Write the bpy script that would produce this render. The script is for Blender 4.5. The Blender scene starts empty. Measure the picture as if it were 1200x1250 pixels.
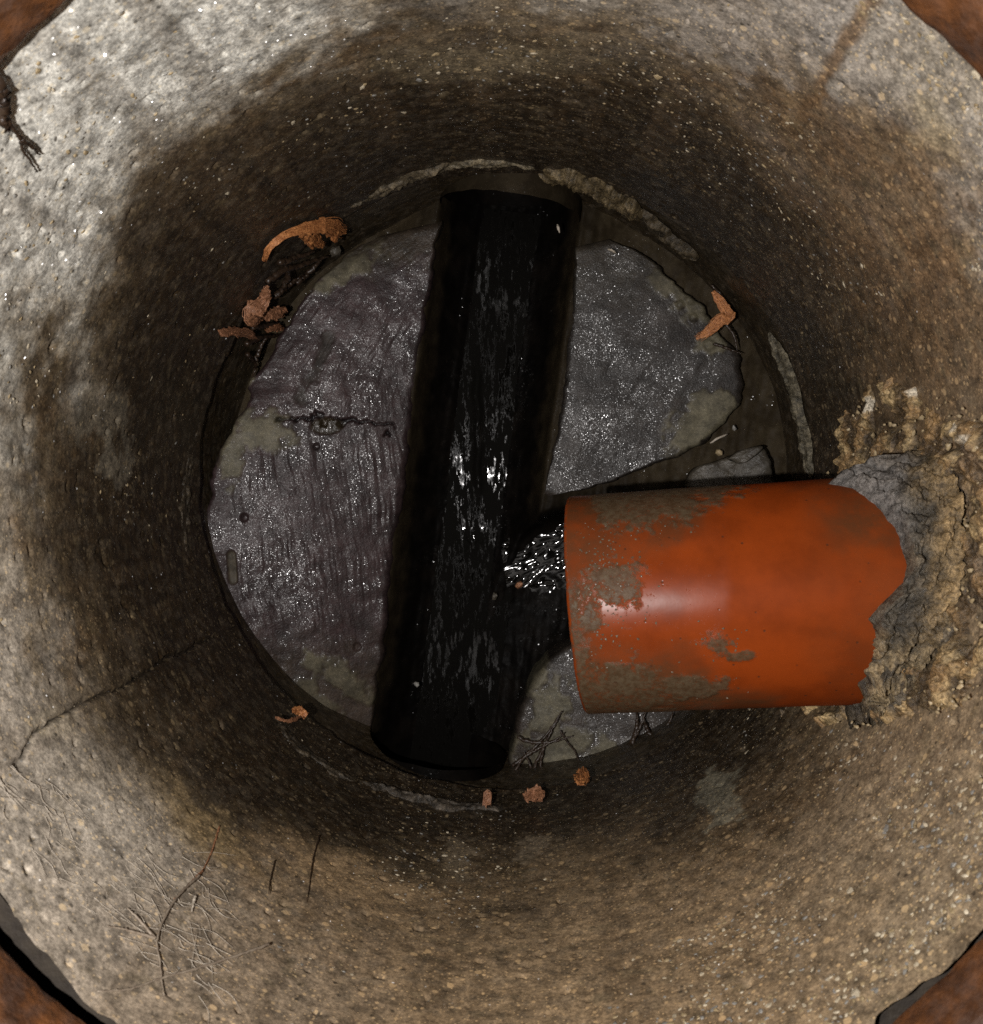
import bpy, math, random
import numpy as np
from mathutils import Matrix, Vector

random.seed(7)
rng = np.random.default_rng(11)
S = bpy.context.scene
COL = S.collection

# ------------------------------------------------------------------ camera
F, W, H = 1177.0, 1200.0, 1250.0
CAM = np.array([0.019, 0.020, 0.94])
_d = np.array([(639 - 600) / F, -(567 - 625) / F, -1.0]); _d /= np.linalg.norm(_d)
_z = -_d
_x = np.array([1.0, 0, 0]) - _z * _z[0]; _x /= np.linalg.norm(_x)
_y = np.cross(_z, _x)
ROT = np.array([_x, _y, _z])                       # world <- camera
cam = bpy.data.cameras.new('camera')
cam.sensor_fit = 'HORIZONTAL'; cam.sensor_width = 36.0; cam.lens = 36.0 * F / W
cam.clip_start = 0.01; cam.clip_end = 500
cam.dof.use_dof = True; cam.dof.focus_distance = 0.85; cam.dof.aperture_fstop = 17
camo = bpy.data.objects.new('camera', cam); COL.objects.link(camo)
camo.matrix_world = Matrix.Translation(CAM.tolist()) @ Matrix(ROT.tolist()).to_4x4()
S.camera = camo

# ------------------------------------------------------------------ light: late dusk above ground, a phone torch held beside the camera
world = bpy.data.worlds.new('World'); S.world = world; world.use_nodes = True
wn = world.node_tree
sky = wn.nodes.new('ShaderNodeTexSky'); sky.sky_type = 'NISHITA'; sky.sun_disc = False
sky.sun_elevation = math.radians(3); sky.sun_rotation = math.radians(120)
wn.links.new(sky.outputs[0], wn.nodes['Background'].inputs[0])
wn.nodes['Background'].inputs[1].default_value = 0.004
sun = bpy.data.lights.new('sun', 'SUN'); sun.energy = 0.02; sun.angle = math.radians(0.5); sun.color = (1, .9, .78)
suno = bpy.data.objects.new('sun', sun); COL.objects.link(suno)
suno.rotation_euler = (math.radians(87), 0, math.radians(180 - 120))
torch = bpy.data.lights.new('phone_torch', 'POINT'); torch.energy = 24; torch.shadow_soft_size = 0.004
torch.color = (1.0, 0.96, 0.93)
toro = bpy.data.objects.new('phone_torch', torch); COL.objects.link(toro)
toro.location = (CAM + np.array([-0.092, -0.026, 0.004])).tolist()
S.view_settings.view_transform = 'Standard'; S.view_settings.look = 'None'
S.view_settings.exposure = 0; S.view_settings.gamma = 1; S.view_settings.use_curve_mapping = False
S.render.engine = 'CYCLES'
S.cycles.use_denoising = False
S.cycles.max_bounces = 6
S.cycles.sample_clamp_indirect = 2.0
S.cycles.sample_clamp_direct = 0.0
S.cycles.blur_glossy = 0.3

# ------------------------------------------------------------------ numeric helpers
def ray(px, py):
    return ROT @ np.array([(px - 600) / F, -(py - 625) / F, -1.0])
def at(px, py, z):
    r = ray(px, py); return CAM + r * ((z - CAM[2]) / r[2])
def wall_hit(px, py, R):
    r = ray(px, py)
    a = r[0]**2 + r[1]**2; b = 2 * (CAM[0]*r[0] + CAM[1]*r[1]); c = CAM[0]**2 + CAM[1]**2 - R*R
    t = (-b + math.sqrt(b*b - 4*a*c)) / (2*a)
    return CAM + r * t
def proj(P):
    v = (P - CAM) @ ROT
    return 600 + F * v[..., 0] / -v[..., 2], 625 - F * v[..., 1] / -v[..., 2]

_perm = rng.permutation(256).astype(np.int64); _perm = np.concatenate([_perm, _perm, _perm])
_g = rng.normal(size=(256, 3)); _g /= np.linalg.norm(_g, axis=1)[:, None]
def perlin(P):
    i = np.floor(P).astype(np.int64); f = P - i
    i &= 255
    u = f * f * f * (f * (f * 6 - 15) + 10)
    out = 0
    for dx in (0, 1):
        for dy in (0, 1):
            for dz in (0, 1):
                h = _perm[_perm[_perm[i[..., 0] + dx] + i[..., 1] + dy] + i[..., 2] + dz] % 256
                g = _g[h]
                d = g[..., 0]*(f[..., 0]-dx) + g[..., 1]*(f[..., 1]-dy) + g[..., 2]*(f[..., 2]-dz)
                wx = u[..., 0] if dx else 1-u[..., 0]
                wy = u[..., 1] if dy else 1-u[..., 1]
                wz = u[..., 2] if dz else 1-u[..., 2]
                out = out + d * wx * wy * wz
    return out * 1.5
def fbm(P, freq, octv=4, gain=.5):
    s, a, n = 0, 1.0, 0
    for o in range(octv):
        s = s + a * perlin(P * freq + 17.3 * o); n += a; freq *= 2.03; a *= gain
    return s / n
def ridge(P, freq, octv=4):
    s, a, n = 0, 1.0, 0
    for o in range(octv):
        s = s + a * (1 - np.abs(perlin(P * freq + 31.7 * o)) * 2); n += a; freq *= 2.1; a *= .5
    return s / n
def sm(a, b, x):
    t = np.clip((x - a) / (b - a), 0, 1); return t * t * (3 - 2 * t)
def seg_dist(X, Y, pts):
    """distance in pixels to a polyline"""
    best = np.full(np.shape(X), 1e9)
    for (x0, y0), (x1, y1) in zip(pts[:-1], pts[1:]):
        dx, dy = x1-x0, y1-y0; L = dx*dx+dy*dy
        t = np.clip(((X-x0)*dx + (Y-y0)*dy) / L, 0, 1)
        best = np.minimum(best, np.hypot(X-x0-t*dx, Y-y0-t*dy))
    return best
def poly_in(X, Y, pts):
    """signed distance to a polygon, positive inside"""
    d = seg_dist(X, Y, pts + pts[:1])
    ins = np.zeros(np.shape(X), bool)
    n = len(pts)
    for i in range(n):
        x0, y0 = pts[i]; x1, y1 = pts[(i+1) % n]
        c = ((y0 > Y) != (y1 > Y)) & (X < (x1-x0)*(Y-y0)/((y1-y0) or 1e-9) + x0)
        ins ^= c
    return np.where(ins, d, -d)
def resample(pts, n):
    p = np.array(pts, float)
    # Catmull-Rom then arc length
    q = []
    e = np.vstack([2*p[0]-p[1], p, 2*p[-1]-p[-2]])
    for i in range(1, len(e)-2):
        for t in np.linspace(0, 1, 24, endpoint=False):
            a, b, c, d = e[i-1], e[i], e[i+1], e[i+2]
            q.append(.5*(2*b + (c-a)*t + (2*a-5*b+4*c-d)*t*t + (3*b-a-3*c+d)*t**3))
    q.append(p[-1]); q = np.array(q)
    s = np.concatenate([[0], np.cumsum(np.linalg.norm(np.diff(q, axis=0), axis=1))])
    u = np.linspace(0, s[-1], n)
    return np.stack([np.interp(u, s, q[:, k]) for k in range(q.shape[1])], 1)

# ------------------------------------------------------------------ mesh helpers
def raw_mesh(name, V, quads=None, tris=None, attrs=None, smooth=True):
    me = bpy.data.meshes.new(name)
    V = np.asarray(V, np.float32)
    idx, st = [], []; off = 0
    for fc, k in ((quads, 4), (tris, 3)):
        if fc is not None and len(fc):
            fc = np.asarray(fc, np.int32)
            idx.append(fc.ravel()); st.append(off + np.arange(len(fc), dtype=np.int32) * k); off += fc.size
    idx = np.concatenate(idx); st = np.concatenate(st)
    me.vertices.add(len(V)); me.vertices.foreach_set('co', V.ravel())
    me.loops.add(len(idx)); me.loops.foreach_set('vertex_index', idx)
    me.polygons.add(len(st)); me.polygons.foreach_set('loop_start', st)
    me.update(calc_edges=True)
    me.polygons.foreach_set('use_smooth', np.full(len(st), smooth))
    for k, a in (attrs or {}).items():
        a = np.asarray(a, np.float32)
        if a.ndim == 2:
            at_ = me.attributes.new(k, 'FLOAT_COLOR', 'POINT')
            at_.data.foreach_set('color', np.concatenate([a, np.ones((len(a), 1), np.float32)], 1).ravel())
        else:
            me.attributes.new(k, 'FLOAT', 'POINT').data.foreach_set('value', a)
    return me
def grid_faces(nu, nv, wrap=False, keep=None):
    I = np.arange(nu * nv).reshape(nu, nv)
    if wrap: I = np.vstack([I, I[:1]])
    q = np.stack([I[:-1, :-1], I[1:, :-1], I[1:, 1:], I[:-1, 1:]], -1)
    if keep is not None: q = q[keep]
    return q.reshape(-1, 4)
def obj(name, me, m, parent=None):
    o = bpy.data.objects.new(name, me); COL.objects.link(o)
    if m is not None and len(me.materials) == 0: me.materials.append(m)
    if parent is not None: o.parent = parent; o.location = -parent.location
    return o
def drop_loose(V, q, attrs=None):
    used = np.unique(q); mp = np.full(len(V), -1, np.int64); mp[used] = np.arange(len(used))
    return V[used], mp[q], {k: v[used] for k, v in (attrs or {}).items()}
def grid_obj(name, P, m, parent=None, wrap=False, keep=None, attrs=None):
    nu, nv = P.shape[:2]
    q = grid_faces(nu, nv, wrap, keep)
    at_ = {k: (v.reshape(-1, 3) if v.ndim == 3 else v.reshape(-1)) for k, v in (attrs or {}).items()}
    V, q, at_ = drop_loose(P.reshape(-1, 3), q, at_)
    return obj(name, raw_mesh(name, V, quads=q, attrs=at_), m, parent)
def tag(o, label=None, cat=None, group=None, kind=None):
    for k, v in (('label', label), ('category', cat), ('group', group), ('kind', kind)):
        if v: o[k] = v
    return o
def thing(name, loc, label, cat, group=None):
    o = bpy.data.objects.new(name, None); COL.objects.link(o); o.location = loc
    o.empty_display_size = .02
    return tag(o, label, cat, group)
def tube(pts, rad, sides=6, jit=0.0):
    """vertices and quads of a tapered tube along points"""
    p = np.array(pts, float); n = len(p)
    rad = np.interp(np.linspace(0, 1, n), np.linspace(0, 1, len(rad)), rad)
    t = np.gradient(p, axis=0); t /= np.linalg.norm(t, axis=1)[:, None] + 1e-12
    ref = np.array([.31, .52, .79])
    a = np.cross(t, ref); a /= np.linalg.norm(a, axis=1)[:, None] + 1e-12
    b = np.cross(t, a)
    ang = np.linspace(0, 2*math.pi, sides, endpoint=False)
    V = p[:, None] + rad[:, None, None] * (np.cos(ang)[None, :, None]*a[:, None] + np.sin(ang)[None, :, None]*b[:, None])
    if jit: V = V + rng.normal(size=V.shape) * jit * rad[:, None, None]
    I = np.arange(n*sides).reshape(n, sides); J = np.roll(I, -1, 1)
    q = np.stack([I[:-1], J[:-1], J[1:], I[1:]], -1).reshape(-1, 4)
    V = V.reshape(-1, 3)
    caps = []
    for row, flip in ((I[0], 1), (I[-1], 0)):
        for k in range(1, sides-1):
            caps.append([row[0], row[k+1], row[k]] if flip else [row[0], row[k], row[k+1]])
    return V, q, np.array(caps)
class Build:
    def __init__(s): s.V, s.q, s.t, s.n = [], [], [], 0
    def add(s, V, q=None, t=None):
        s.V.append(V)
        if q is not None and len(q): s.q.append(np.asarray(q) + s.n)
        if t is not None and len(t): s.t.append(np.asarray(t) + s.n)
        s.n += len(V)
    def mesh(s, name, smooth=True):
        return raw_mesh(name, np.concatenate(s.V), np.concatenate(s.q) if s.q else None,
                        np.concatenate(s.t) if s.t else None, smooth=smooth)

# ------------------------------------------------------------------ materials
class M:
    def __init__(s, name):
        s.m = bpy.data.materials.new(name); s.m.use_nodes = True
        s.nt = s.m.node_tree; s.b = s.nt.nodes['Principled BSDF']
        s.tc = s.nt.nodes.new('ShaderNodeTexCoord')
    def n(s, t, **kw):
        nd = s.nt.nodes.new('ShaderNode' + t)
        for k, v in kw.items():
            if k.startswith('i_'): nd.inputs[k[2:].replace('_', ' ')].default_value = v
            else: setattr(nd, k, v)
        return nd
    def l(s, a, b): s.nt.links.new(a, b)
    def coord(s, scale=(1, 1, 1), rot=(0, 0, 0)):
        mp = s.n('Mapping'); mp.inputs['Scale'].default_value = scale; mp.inputs['Rotation'].default_value = rot
        s.l(s.tc.outputs['Object'], mp.inputs[0]); return mp.outputs[0]
    def noise(s, scale, detail=5, rough=.6, co=None, dist=0):
        nd = s.n('TexNoise'); nd.inputs['Scale'].default_value = scale; nd.inputs['Detail'].default_value = detail
        nd.inputs['Roughness'].default_value = rough; nd.inputs['Distortion'].default_value = dist
        s.l(co or s.tc.outputs['Object'], nd.inputs['Vector']); return nd.outputs['Fac']
    def voro(s, scale, co=None, feature='F1', rnd=1):
        nd = s.n('TexVoronoi', feature=feature); nd.inputs['Scale'].default_value = scale
        nd.inputs['Randomness'].default_value = rnd
        s.l(co or s.tc.outputs['Object'], nd.inputs['Vector']); return nd
    def ramp(s, src, a, b, v0=0.0, v1=1.0):
        nd = s.n('MapRange'); nd.interpolation_type = 'SMOOTHSTEP'
        for k, v in zip(('From Min', 'From Max', 'To Min', 'To Max'), (a, b, v0, v1)): nd.inputs[k].default_value = v
        s.put(src, nd.inputs['Value']); return nd.outputs[0]
    def put(s, v, sock):
        if isinstance(v, bpy.types.NodeSocket): s.l(v, sock)
        elif isinstance(v, tuple) and len(v) == 3 and sock.type == 'RGBA': sock.default_value = (*v, 1)
        else: sock.default_value = v
    def math(s, op, a, b=0.0):
        nd = s.n('Math', operation=op); s.put(a, nd.inputs[0]); s.put(b, nd.inputs[1]); return nd.outputs[0]
    def mix(s, f, a, b, mode='MIX'):
        nd = s.n('Mix', data_type='RGBA', blend_type=mode)
        s.put(f, nd.inputs[0]); s.put(a, nd.inputs[6]); s.put(b, nd.inputs[7]); return nd.outputs[2]
    def attr(s, name, col=False):
        nd = s.n('Attribute', attribute_name=name); return nd.outputs['Color' if col else 'Fac']
    def grey(s, f):
        nd = s.n('CombineColor')
        for k in range(3): s.put(f, nd.inputs[k])
        return nd.outputs[0]
    def bump(s, h, strength, dist, prev=None):
        nd = s.n('Bump'); nd.inputs['Strength'].default_value = strength; nd.inputs['Distance'].default_value = dist
        s.put(h, nd.inputs['Height'])
        if prev is not None: s.l(prev, nd.inputs['Normal'])
        return nd.outputs[0]
    def done(s, base=None, rough=None, normal=None, spec=None):
        if base is not None: s.put(base, s.b.inputs['Base Color'])
        if rough is not None: s.put(rough, s.b.inputs['Roughness'])
        if normal is not None: s.l(normal, s.b.inputs['Normal'])
        if spec is not None: s.put(spec, s.b.inputs['Specular IOR Level'])
        return s.m

def flakes(m, scale, spread, weight, rough, ior=1.36):
    """wet sand grains: every grain is a small facet with its own normal, seen through a water film"""
    v = m.voro(scale); geo = m.n('NewGeometry')
    sub = m.n('VectorMath', operation='SUBTRACT'); m.l(v.outputs['Color'], sub.inputs[0]); sub.inputs[1].default_value = (.5, .5, .5)
    sc = m.n('VectorMath', operation='SCALE'); m.l(sub.outputs[0], sc.inputs[0]); sc.inputs['Scale'].default_value = spread
    ad = m.n('VectorMath', operation='ADD'); m.l(geo.outputs['Normal'], ad.inputs[0]); m.l(sc.outputs[0], ad.inputs[1])
    nm = m.n('VectorMath', operation='NORMALIZE'); m.l(ad.outputs[0], nm.inputs[0])
    m.l(nm.outputs[0], m.b.inputs['Coat Normal']); m.put(weight, m.b.inputs['Coat Weight']); m.put(rough, m.b.inputs['Coat Roughness'])
    m.b.inputs['Coat IOR'].default_value = ior
def wall_mat():
    m = M('damp_concrete')
    col = m.attr('tint', True); wet = m.attr('wet')
    n1 = m.noise(90, 8, .7); n2 = m.noise(420, 4, .7)
    mod = m.math('MULTIPLY', m.ramp(n1, .3, .7, .55, 1.45), m.ramp(n2, .3, .7, .6, 1.4))
    c = m.mix(1.0, col, m.grey(mod), 'MULTIPLY')
    # aggregate flecks
    for sc, thr, amt in ((420, .70, .8), (230, .80, .9), (120, .90, .9)):
        v = m.voro(sc)
        pick = m.math('GREATER_THAN', m.n('SeparateColor').outputs[0], thr)
        sep = pick.node.inputs[0].links[0].from_node; m.l(v.outputs['Color'], sep.inputs[0])
        near = m.ramp(v.outputs['Distance'], .22, .34, 1, 0)
        f = m.math('MULTIPLY', m.math('MULTIPLY', pick, near), m.math('MULTIPLY', m.attr('fleck'), amt))
        light = m.mix(.45, m.mix(1.0, col, (3.0, 2.7, 2.2), 'MULTIPLY'), (.34, .27, .165))
        c = m.mix(f, c, light)
    # dark pores
    v = m.voro(140)
    sep = m.n('SeparateColor'); m.l(v.outputs['Color'], sep.inputs[0])
    f = m.math('MULTIPLY', m.math('GREATER_THAN', sep.outputs[1], .82), m.ramp(v.outputs['Distance'], .12, .25, 1, 0))
    c = m.mix(m.math('MULTIPLY', f, .7), c, (.02, .017, .012))
    b = m.bump(n1, .10, .003)
    b = m.bump(m.noise(650, 4, .65), .32, .0010, b)
    r = m.math('SUBTRACT', m.ramp(m.noise(260, 3), .35, .65, .70, .5), m.math('MULTIPLY', wet, .15))
    flakes(m, 820, 1.9, m.attr('glint'), .18, 1.7)
    return m.done(c, r, b)

def bench_mat():
    m = M('wet_trowelled_concrete')
    col = m.attr('tint', True); mud = m.attr('mud')
    n1 = m.noise(60, 7, .65); n2 = m.noise(300, 4, .7)
    mod = m.math('MULTIPLY', m.ramp(n1, .3, .7, .65, 1.35), m.ramp(n2, .3, .7, .75, 1.25))
    c = m.mix(1.0, col, m.grey(mod), 'MULTIPLY')
    keep = m.math('SUBTRACT', 1.0, m.math('MULTIPLY', mud, .93))
    flakes(m, 1900, .36, m.math('MULTIPLY', keep, m.ramp(m.noise(22, 5), .38, .62, .12, 1.0)), m.ramp(m.noise(60, 3), .35, .65, .13, .24))
    h = m.noise(560, 2, .5)
    bn = m.n('Bump'); bn.inputs['Distance'].default_value = .0011; m.l(h, bn.inputs['Height'])
    m.l(m.math('MULTIPLY', keep, .5), bn.inputs['Strength'])
    r = m.math('ADD', m.ramp(m.noise(45, 4), .35, .65, .42, .55), m.math('MULTIPLY', mud, .1))
    return m.done(c, r, bn.outputs[0], .25)

def simple(name, c0, c1, scale=60, rough=(.5, .8), bump=(.5, .002, 200), spec=None, detail=6):
    m = M(name)
    c = m.mix(m.ramp(m.noise(scale, detail, .65), .35, .65), c0, c1)
    b = m.bump(m.noise(bump[2], 5, .65), bump[0], bump[1])
    return m.done(c, m.ramp(m.noise(scale*2.3, 3), .35, .65, *rough), b, spec)

WALL = wall_mat(); BENCH = bench_mat()
def slime_mat():
    m = M('black_sewage_slime')
    c = m.mix(m.ramp(m.noise(35, 6, .6), .4, .7), (.0022, .0018, .0015), (.0052, .0040, .0031))
    dirt_and_light = m.mix(m.ramp(m.noise(50, 6, .65), .35, .65), (.026, .019, .011), (.045, .034, .020))
    c = m.mix(m.attr('dirt_and_light'), c, dirt_and_light)
    b = m.bump(m.noise(90, 4, .6), .3, .003)
    flakes(m, 620, .9, m.ramp(m.noise(26, 4), .52, .64, 0, .3), .11)
    return m.done(c, m.ramp(m.noise(80, 3), .3, .7, .45, .6), b, .04)
SLIME = slime_mat()
def water_mat(name, spec, lo, cut):
    m = M(name)
    b = m.bump(m.noise(120, 2, .5), .04, .001)
    m.b.inputs['IOR'].default_value = 1.33
    scum = m.noise(70, 6, .7, m.coord((2.2, .5, 1)))                 # scum dulls most of the surface
    return m.done((.003, .0026, .002), m.ramp(scum, cut, cut+.06, .62, lo), b, m.ramp(scum, cut, cut+.06, .05, spec))
WATER = water_mat('black_water', .35, .06, .53); SPILL = water_mat('rippled_water', .9, .10, .30)
def mortar_mat():
    m = M('crumbly_mortar')
    col = m.attr('tint', True)
    n1 = m.noise(110, 8, .72); n2 = m.noise(520, 4, .7)
    mod = m.math('MULTIPLY', m.ramp(n1, .3, .7, .35, 1.6), m.ramp(n2, .3, .7, .5, 1.5))
    c = m.mix(1.0, col, m.grey(mod), 'MULTIPLY')
    b = m.bump(n1, .7, .004)
    b = m.bump(n2, .6, .0012, b)
    return m.done(c, m.ramp(m.noise(240, 3), .35, .65, .3, .6), b)
MORTAR = mortar_mat()
def pipe_mat():
    m = M('orange_plastic')
    mud = m.attr('mud'); gloss = m.attr('gloss')
    base = m.mix(m.ramp(m.noise(25, 5, .6), .35, .7), (.205, .0345, .0046), (.145, .0245, .0036))
    base = m.mix(m.math('MULTIPLY', m.attr('film'), m.ramp(m.noise(60, 7, .7), .3, .6, .45, .95)), base, (.062, .030, .013))
    edge = m.math('ADD', mud, m.math('MULTIPLY', m.math('SUBTRACT', m.noise(230, 9, .85), .5), 3.2))
    f = m.ramp(edge, .32, .80)
    mc = m.mix(m.ramp(m.noise(200, 6, .7), .35, .65), (.048, .030, .015), (.082, .062, .037))
    c = m.mix(m.math('MULTIPLY', f, .9), base, mc)
    dots = m.voro(170); sep = m.n('SeparateColor'); m.l(dots.outputs['Color'], sep.inputs[0])
    d = m.math('MULTIPLY', m.math('GREATER_THAN', sep.outputs[0], .86), m.ramp(dots.outputs['Distance'], .08, .2, .75, 0))
    c = m.mix(d, c, (.05, .02, .01))
    r = m.mix(f, m.grey(m.math('SUBTRACT', .55, m.math('MULTIPLY', gloss, .24))), m.grey(.5))
    h = m.math('ADD', m.math('MULTIPLY', f, m.math('ADD', .4, m.noise(400, 4, .7))), m.math('MULTIPLY', d, -.6))
    b = m.bump(h, .3, .0012)
    b = m.bump(m.noise(70, 3), .04, .002, b); m.put(m.math('MULTIPLY', m.math('ADD', gloss, .12), .15), m.b.inputs['Specular IOR Level'])
    return m.done(c, m.n('RGBToBW').outputs[0] if False else m.sepr(r), b)
M.sepr = lambda s, c: (lambda nd: (s.l(c, nd.inputs[0]), nd.outputs[0])[1])(s.n('SeparateColor'))
PIPE = pipe_mat()
RUST = simple('rusty_iron', (.125, .048, .016), (.045, .020, .010), 45, (.35, .7), (.6, .003, 160))
SCRAP = simple('orange_fibre', (.56, .24, .085), (.30, .11, .038), 260, (.3, .5), (.8, .0015, 420))
SCRAPB = simple('brown_fibre', (.40, .19, .10), (.20, .09, .045), 260, (.3, .5), (.8, .0015, 420))
ROOTD = simple('dark_root', (.022, .013, .008), (.04, .024, .014), 200, (.3, .5), (.3, .001, 500))
ROOTL = simple('pale_root', (.50, .44, .36), (.32, .27, .21), 200, (.5, .7), (.3, .001, 500))
ROOTM = simple('buff_root', (.27, .22, .165), (.17, .13, .095), 200, (.5, .7), (.3, .001, 500))
CHIP = [simple('pale_stone', (.52, .45, .33), (.30, .25, .17), 150, (.35, .6), (.4, .001, 400)),
        simple('tan_stone', (.38, .29, .165), (.22, .165, .09), 150, (.35, .6), (.4, .001, 400)),
        simple('grey_stone', (.24, .23, .21), (.16, .15, .13), 150, (.35, .6), (.4, .001, 400))]
GROUND = simple('dry_soil', (.12, .09, .06), (.20, .16, .11), 6, (.8, .95), (.6, .02, 30))
DARK = simple('dark_gap_shade', (.018, .013, .009), (.032, .024, .016), 60, (.7, .9), (.5, .003, 150))  # dark tone stands in for shade in the gap under the frame
SLAB = simple('grey_mortar', (.075, .064, .048), (.040, .033, .024), 60, (.35, .55), (.6, .003, 150))

# ================================================================== the shaft
R0, ZTOP = 0.300, 0.497
shaft = thing('manhole_shaft', (0, 0, -.24), 'round concrete manhole shaft, pale at the top and stained black-brown lower down', 'manhole shaft')
# lines of the main channel and its branch, in plan
CH_T, CH_B = at(622, 262, -.10), at(530, 940, -.10)
ax2 = (CH_B - CH_T)[:2]; ax2 /= np.linalg.norm(ax2); nx2 = np.array([-ax2[1], ax2[0]])
def ch_side(P): return (P[..., 0]-CH_T[0])*nx2[0] + (P[..., 1]-CH_T[1])*nx2[1]
RC, ZC = .074, -.098

def build_wall():
    nT, nZ = 1250, 400
    th = np.linspace(0, 2*math.pi, nT, endpoint=False)[:, None] + np.zeros((1, nZ))
    zz = np.linspace(-.24, ZTOP, nZ)[None, :] + np.zeros((nT, 1))
    B = np.stack([R0*np.cos(th), R0*np.sin(th), zz], -1)
    big = fbm(B, 6, 3); mid = fbm(B, 28, 4); fin = fbm(B, 150, 3)
    zz = zz + (sm(.40, ZTOP, zz) * (fbm(B*np.array([1, 1, 0]), 14, 4) * .018))
    joint = zz + mid*.016 + big*.012
    below = sm(.006, -.006, joint)
    r = R0 + big*.006 + mid*.0013*(1-below*.6) + fin*.0005
    r = r + below*.007 - np.exp(-(joint/.010)**2)*.002
    # air pits
    pit = np.clip(perlin(B*120+9) - .5, 0, 1); r = r + pit*.010
    P = np.stack([r*np.cos(th), r*np.sin(th), zz], -1)
    X, Y = proj(P)
    wob = fbm(B, 9, 4); wob2 = fbm(B, 40, 4); hi = fbm(B, 110, 3)
    deg = np.degrees(th)
    def ang(c, w, soft): return sm(w+soft, w, np.abs((deg - c + 180) % 360 - 180))
    tint = np.zeros(P.shape) + np.array([.185, .152, .108])
    def lay(mask, c):
        nonlocal tint
        tint = tint*(1-mask[..., None]) + np.array(c)*mask[..., None]
    zt = zz + wob*.12 + wob2*.055 + hi*.035
    # patchy weathering
    mo = fbm(B*np.array([1, 1, 1.4])+31, 17, 5); mo2 = fbm(B+47, 34, 5)
    lay(sm(.05, .3, mo)*.75, (.150, .140, .130)); lay(sm(-.05, -.3, mo)*.75, (.140, .094, .052)); lay(sm(.1, .35, mo2)*.6, (.25, .195, .120))
    lay(sm(-.1, -.35, mo2)*.5, (.115, .095, .072))
    # rusty brown on the right half
    lay(ang(-2, 42, 40)*sm(.50, .22, zt+wob*.1)*.85, (.150, .092, .048))
    lay(ang(330, 35, 25)*sm(.40, .3, zt)*.4, (.16, .12, .075))
    lay(ang(60, 28, 25)*sm(.36, .45, zt)*.8, (.33, .31, .285))
    lay(ang(15, 26, 14)*sm(.41, .46, zt)*.7, (.30, .26, .20))
    # limescale on the upper left
    lay(ang(137, 25, 26)*sm(.285, .385, zt+wob*.03)*.97, (.74, .725, .655))
    lay(ang(172, 16, 22)*sm(.34, .45, zt)*.75, (.50, .465, .40))
    lay(ang(222, 24, 18)*sm(.31, .40, zt)*.85, (.40, .36, .305))
    lay(ang(100, 22, 18)*sm(.38, .47, zt)*.5, (.36, .34, .29))
    lay(ang(265, 30, 20)*sm(.25, .36, zt)*.5, (.22, .17, .118))
    lay(ang(300, 28, 18)*sm(.22, .33, zt)*.5, (.22, .17, .115))
    lay(ang(308, 34, 22)*sm(.18, .28, zt)*.55, (.235, .190, .130))  # lower right lifted in the colour to make up for weak torch light
    lay(ang(272, 26, 20)*sm(.15, .24, zt)*.55, (.215, .150, .086))
    # sewage slime: everything that has been under water, with a ragged high-water line
    lvl = .235 + .06*ang(185, 30, 45) + .035*ang(95, 25, 40) + .015*ang(235, 25, 30) - .025*ang(275, 20, 25) - .005*ang(300, 30, 30) - .02*ang(0, 30, 30)
    sl = sm(.10, -.05, zt - lvl)
    lay(sl*.7, (.056, .040, .022))
    sl2 = sm(.09, -.06, zt - lvl + .05)
    lay(sl2*.94, (.025, .0165, .0085))
    tr = perlin(np.stack([np.cos(th)*14, np.sin(th)*14, zz*2.2], -1)); lay(sm(.18, .5, tr)*sm(.05, .2, zz)*.35, (.10, .07, .042))
    lay(sm(.04, -.01, zt-.03)*.6, (.016, .011, .0065))
    # the plastered base under the joint
    lay(below, (.036, .026, .014))
    lay(below*sm(.3, .7, wob2+.5)*.6, (.022, .016, .009))
    # runs of rust from the iron frame
    sw = X + wob2*14 + hi*6
    d = seg_dist(sw, Y, [(1062, 0), (1030, 55), (985, 140), (955, 190)])
    lay(sm(15, 4, d)*sm(200, 90, Y)*.8, (.15, .088, .04))
    lay(sm(.55, .75, hi*1.3+.5)*.35, (.10, .085, .065))
    # mottled lighter scabs low on the wall
    scab = sm(.22, .34, fbm(B*np.array([1, 1, 1.7]), 55, 4))
    lay(scab*(1-below)*sm(.03, .12, zz)*.45, (.13, .105, .065))
    lay(sm(.1, .3, fbm(B+3, 70, 4))*sl*(1-below)*.35, (.025, .02, .014))
    for px, py, rr, c in ((120, 510, 38, (.17, .155, .125)), (140, 560, 26, (.17, .155, .125)), (875, 975, 34, (.19, .18, .14)),
                          (560, 1045, 26, (.17, .14, .10)), (655, 1040, 24, (.18, .15, .11)), (60, 890, 22, (.30, .26, .19))):
        dd = np.hypot(X-px, (Y-py)) + wob2*45 + hi*22
        lay(sm(rr, rr*.55, dd)*.75, c)
    for px, py, rx, ry, c, a in ((430, 1075, 120, 30, (.30, .22, .135), .75), (235, 1000, 70, 30, (.26, .20, .115), .7), (130, 985, 130, 60, (.42, .38, .32), .55), (600, 75, 130, 22, (.24, .205, .14), .5),
                               (880, 40, 90, 50, (.32, .31, .30), .6), (1150, 90, 80, 60, (.34, .31, .26), .6), (1140, 150, 40, 30, (.36, .31, .21), .5)):
        c_, s_ = math.cos(math.atan2(py-592, px-612)+math.pi/2), math.sin(math.atan2(py-592, px-612)+math.pi/2)
        ex = ((X-px)*c_+(Y-py)*s_)/rx; ey = (-(X-px)*s_+(Y-py)*c_)/ry
        lay(sm(1.35, .35, np.hypot(ex, ey)+wob2*1.0+hi*.7)*a, c)
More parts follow.
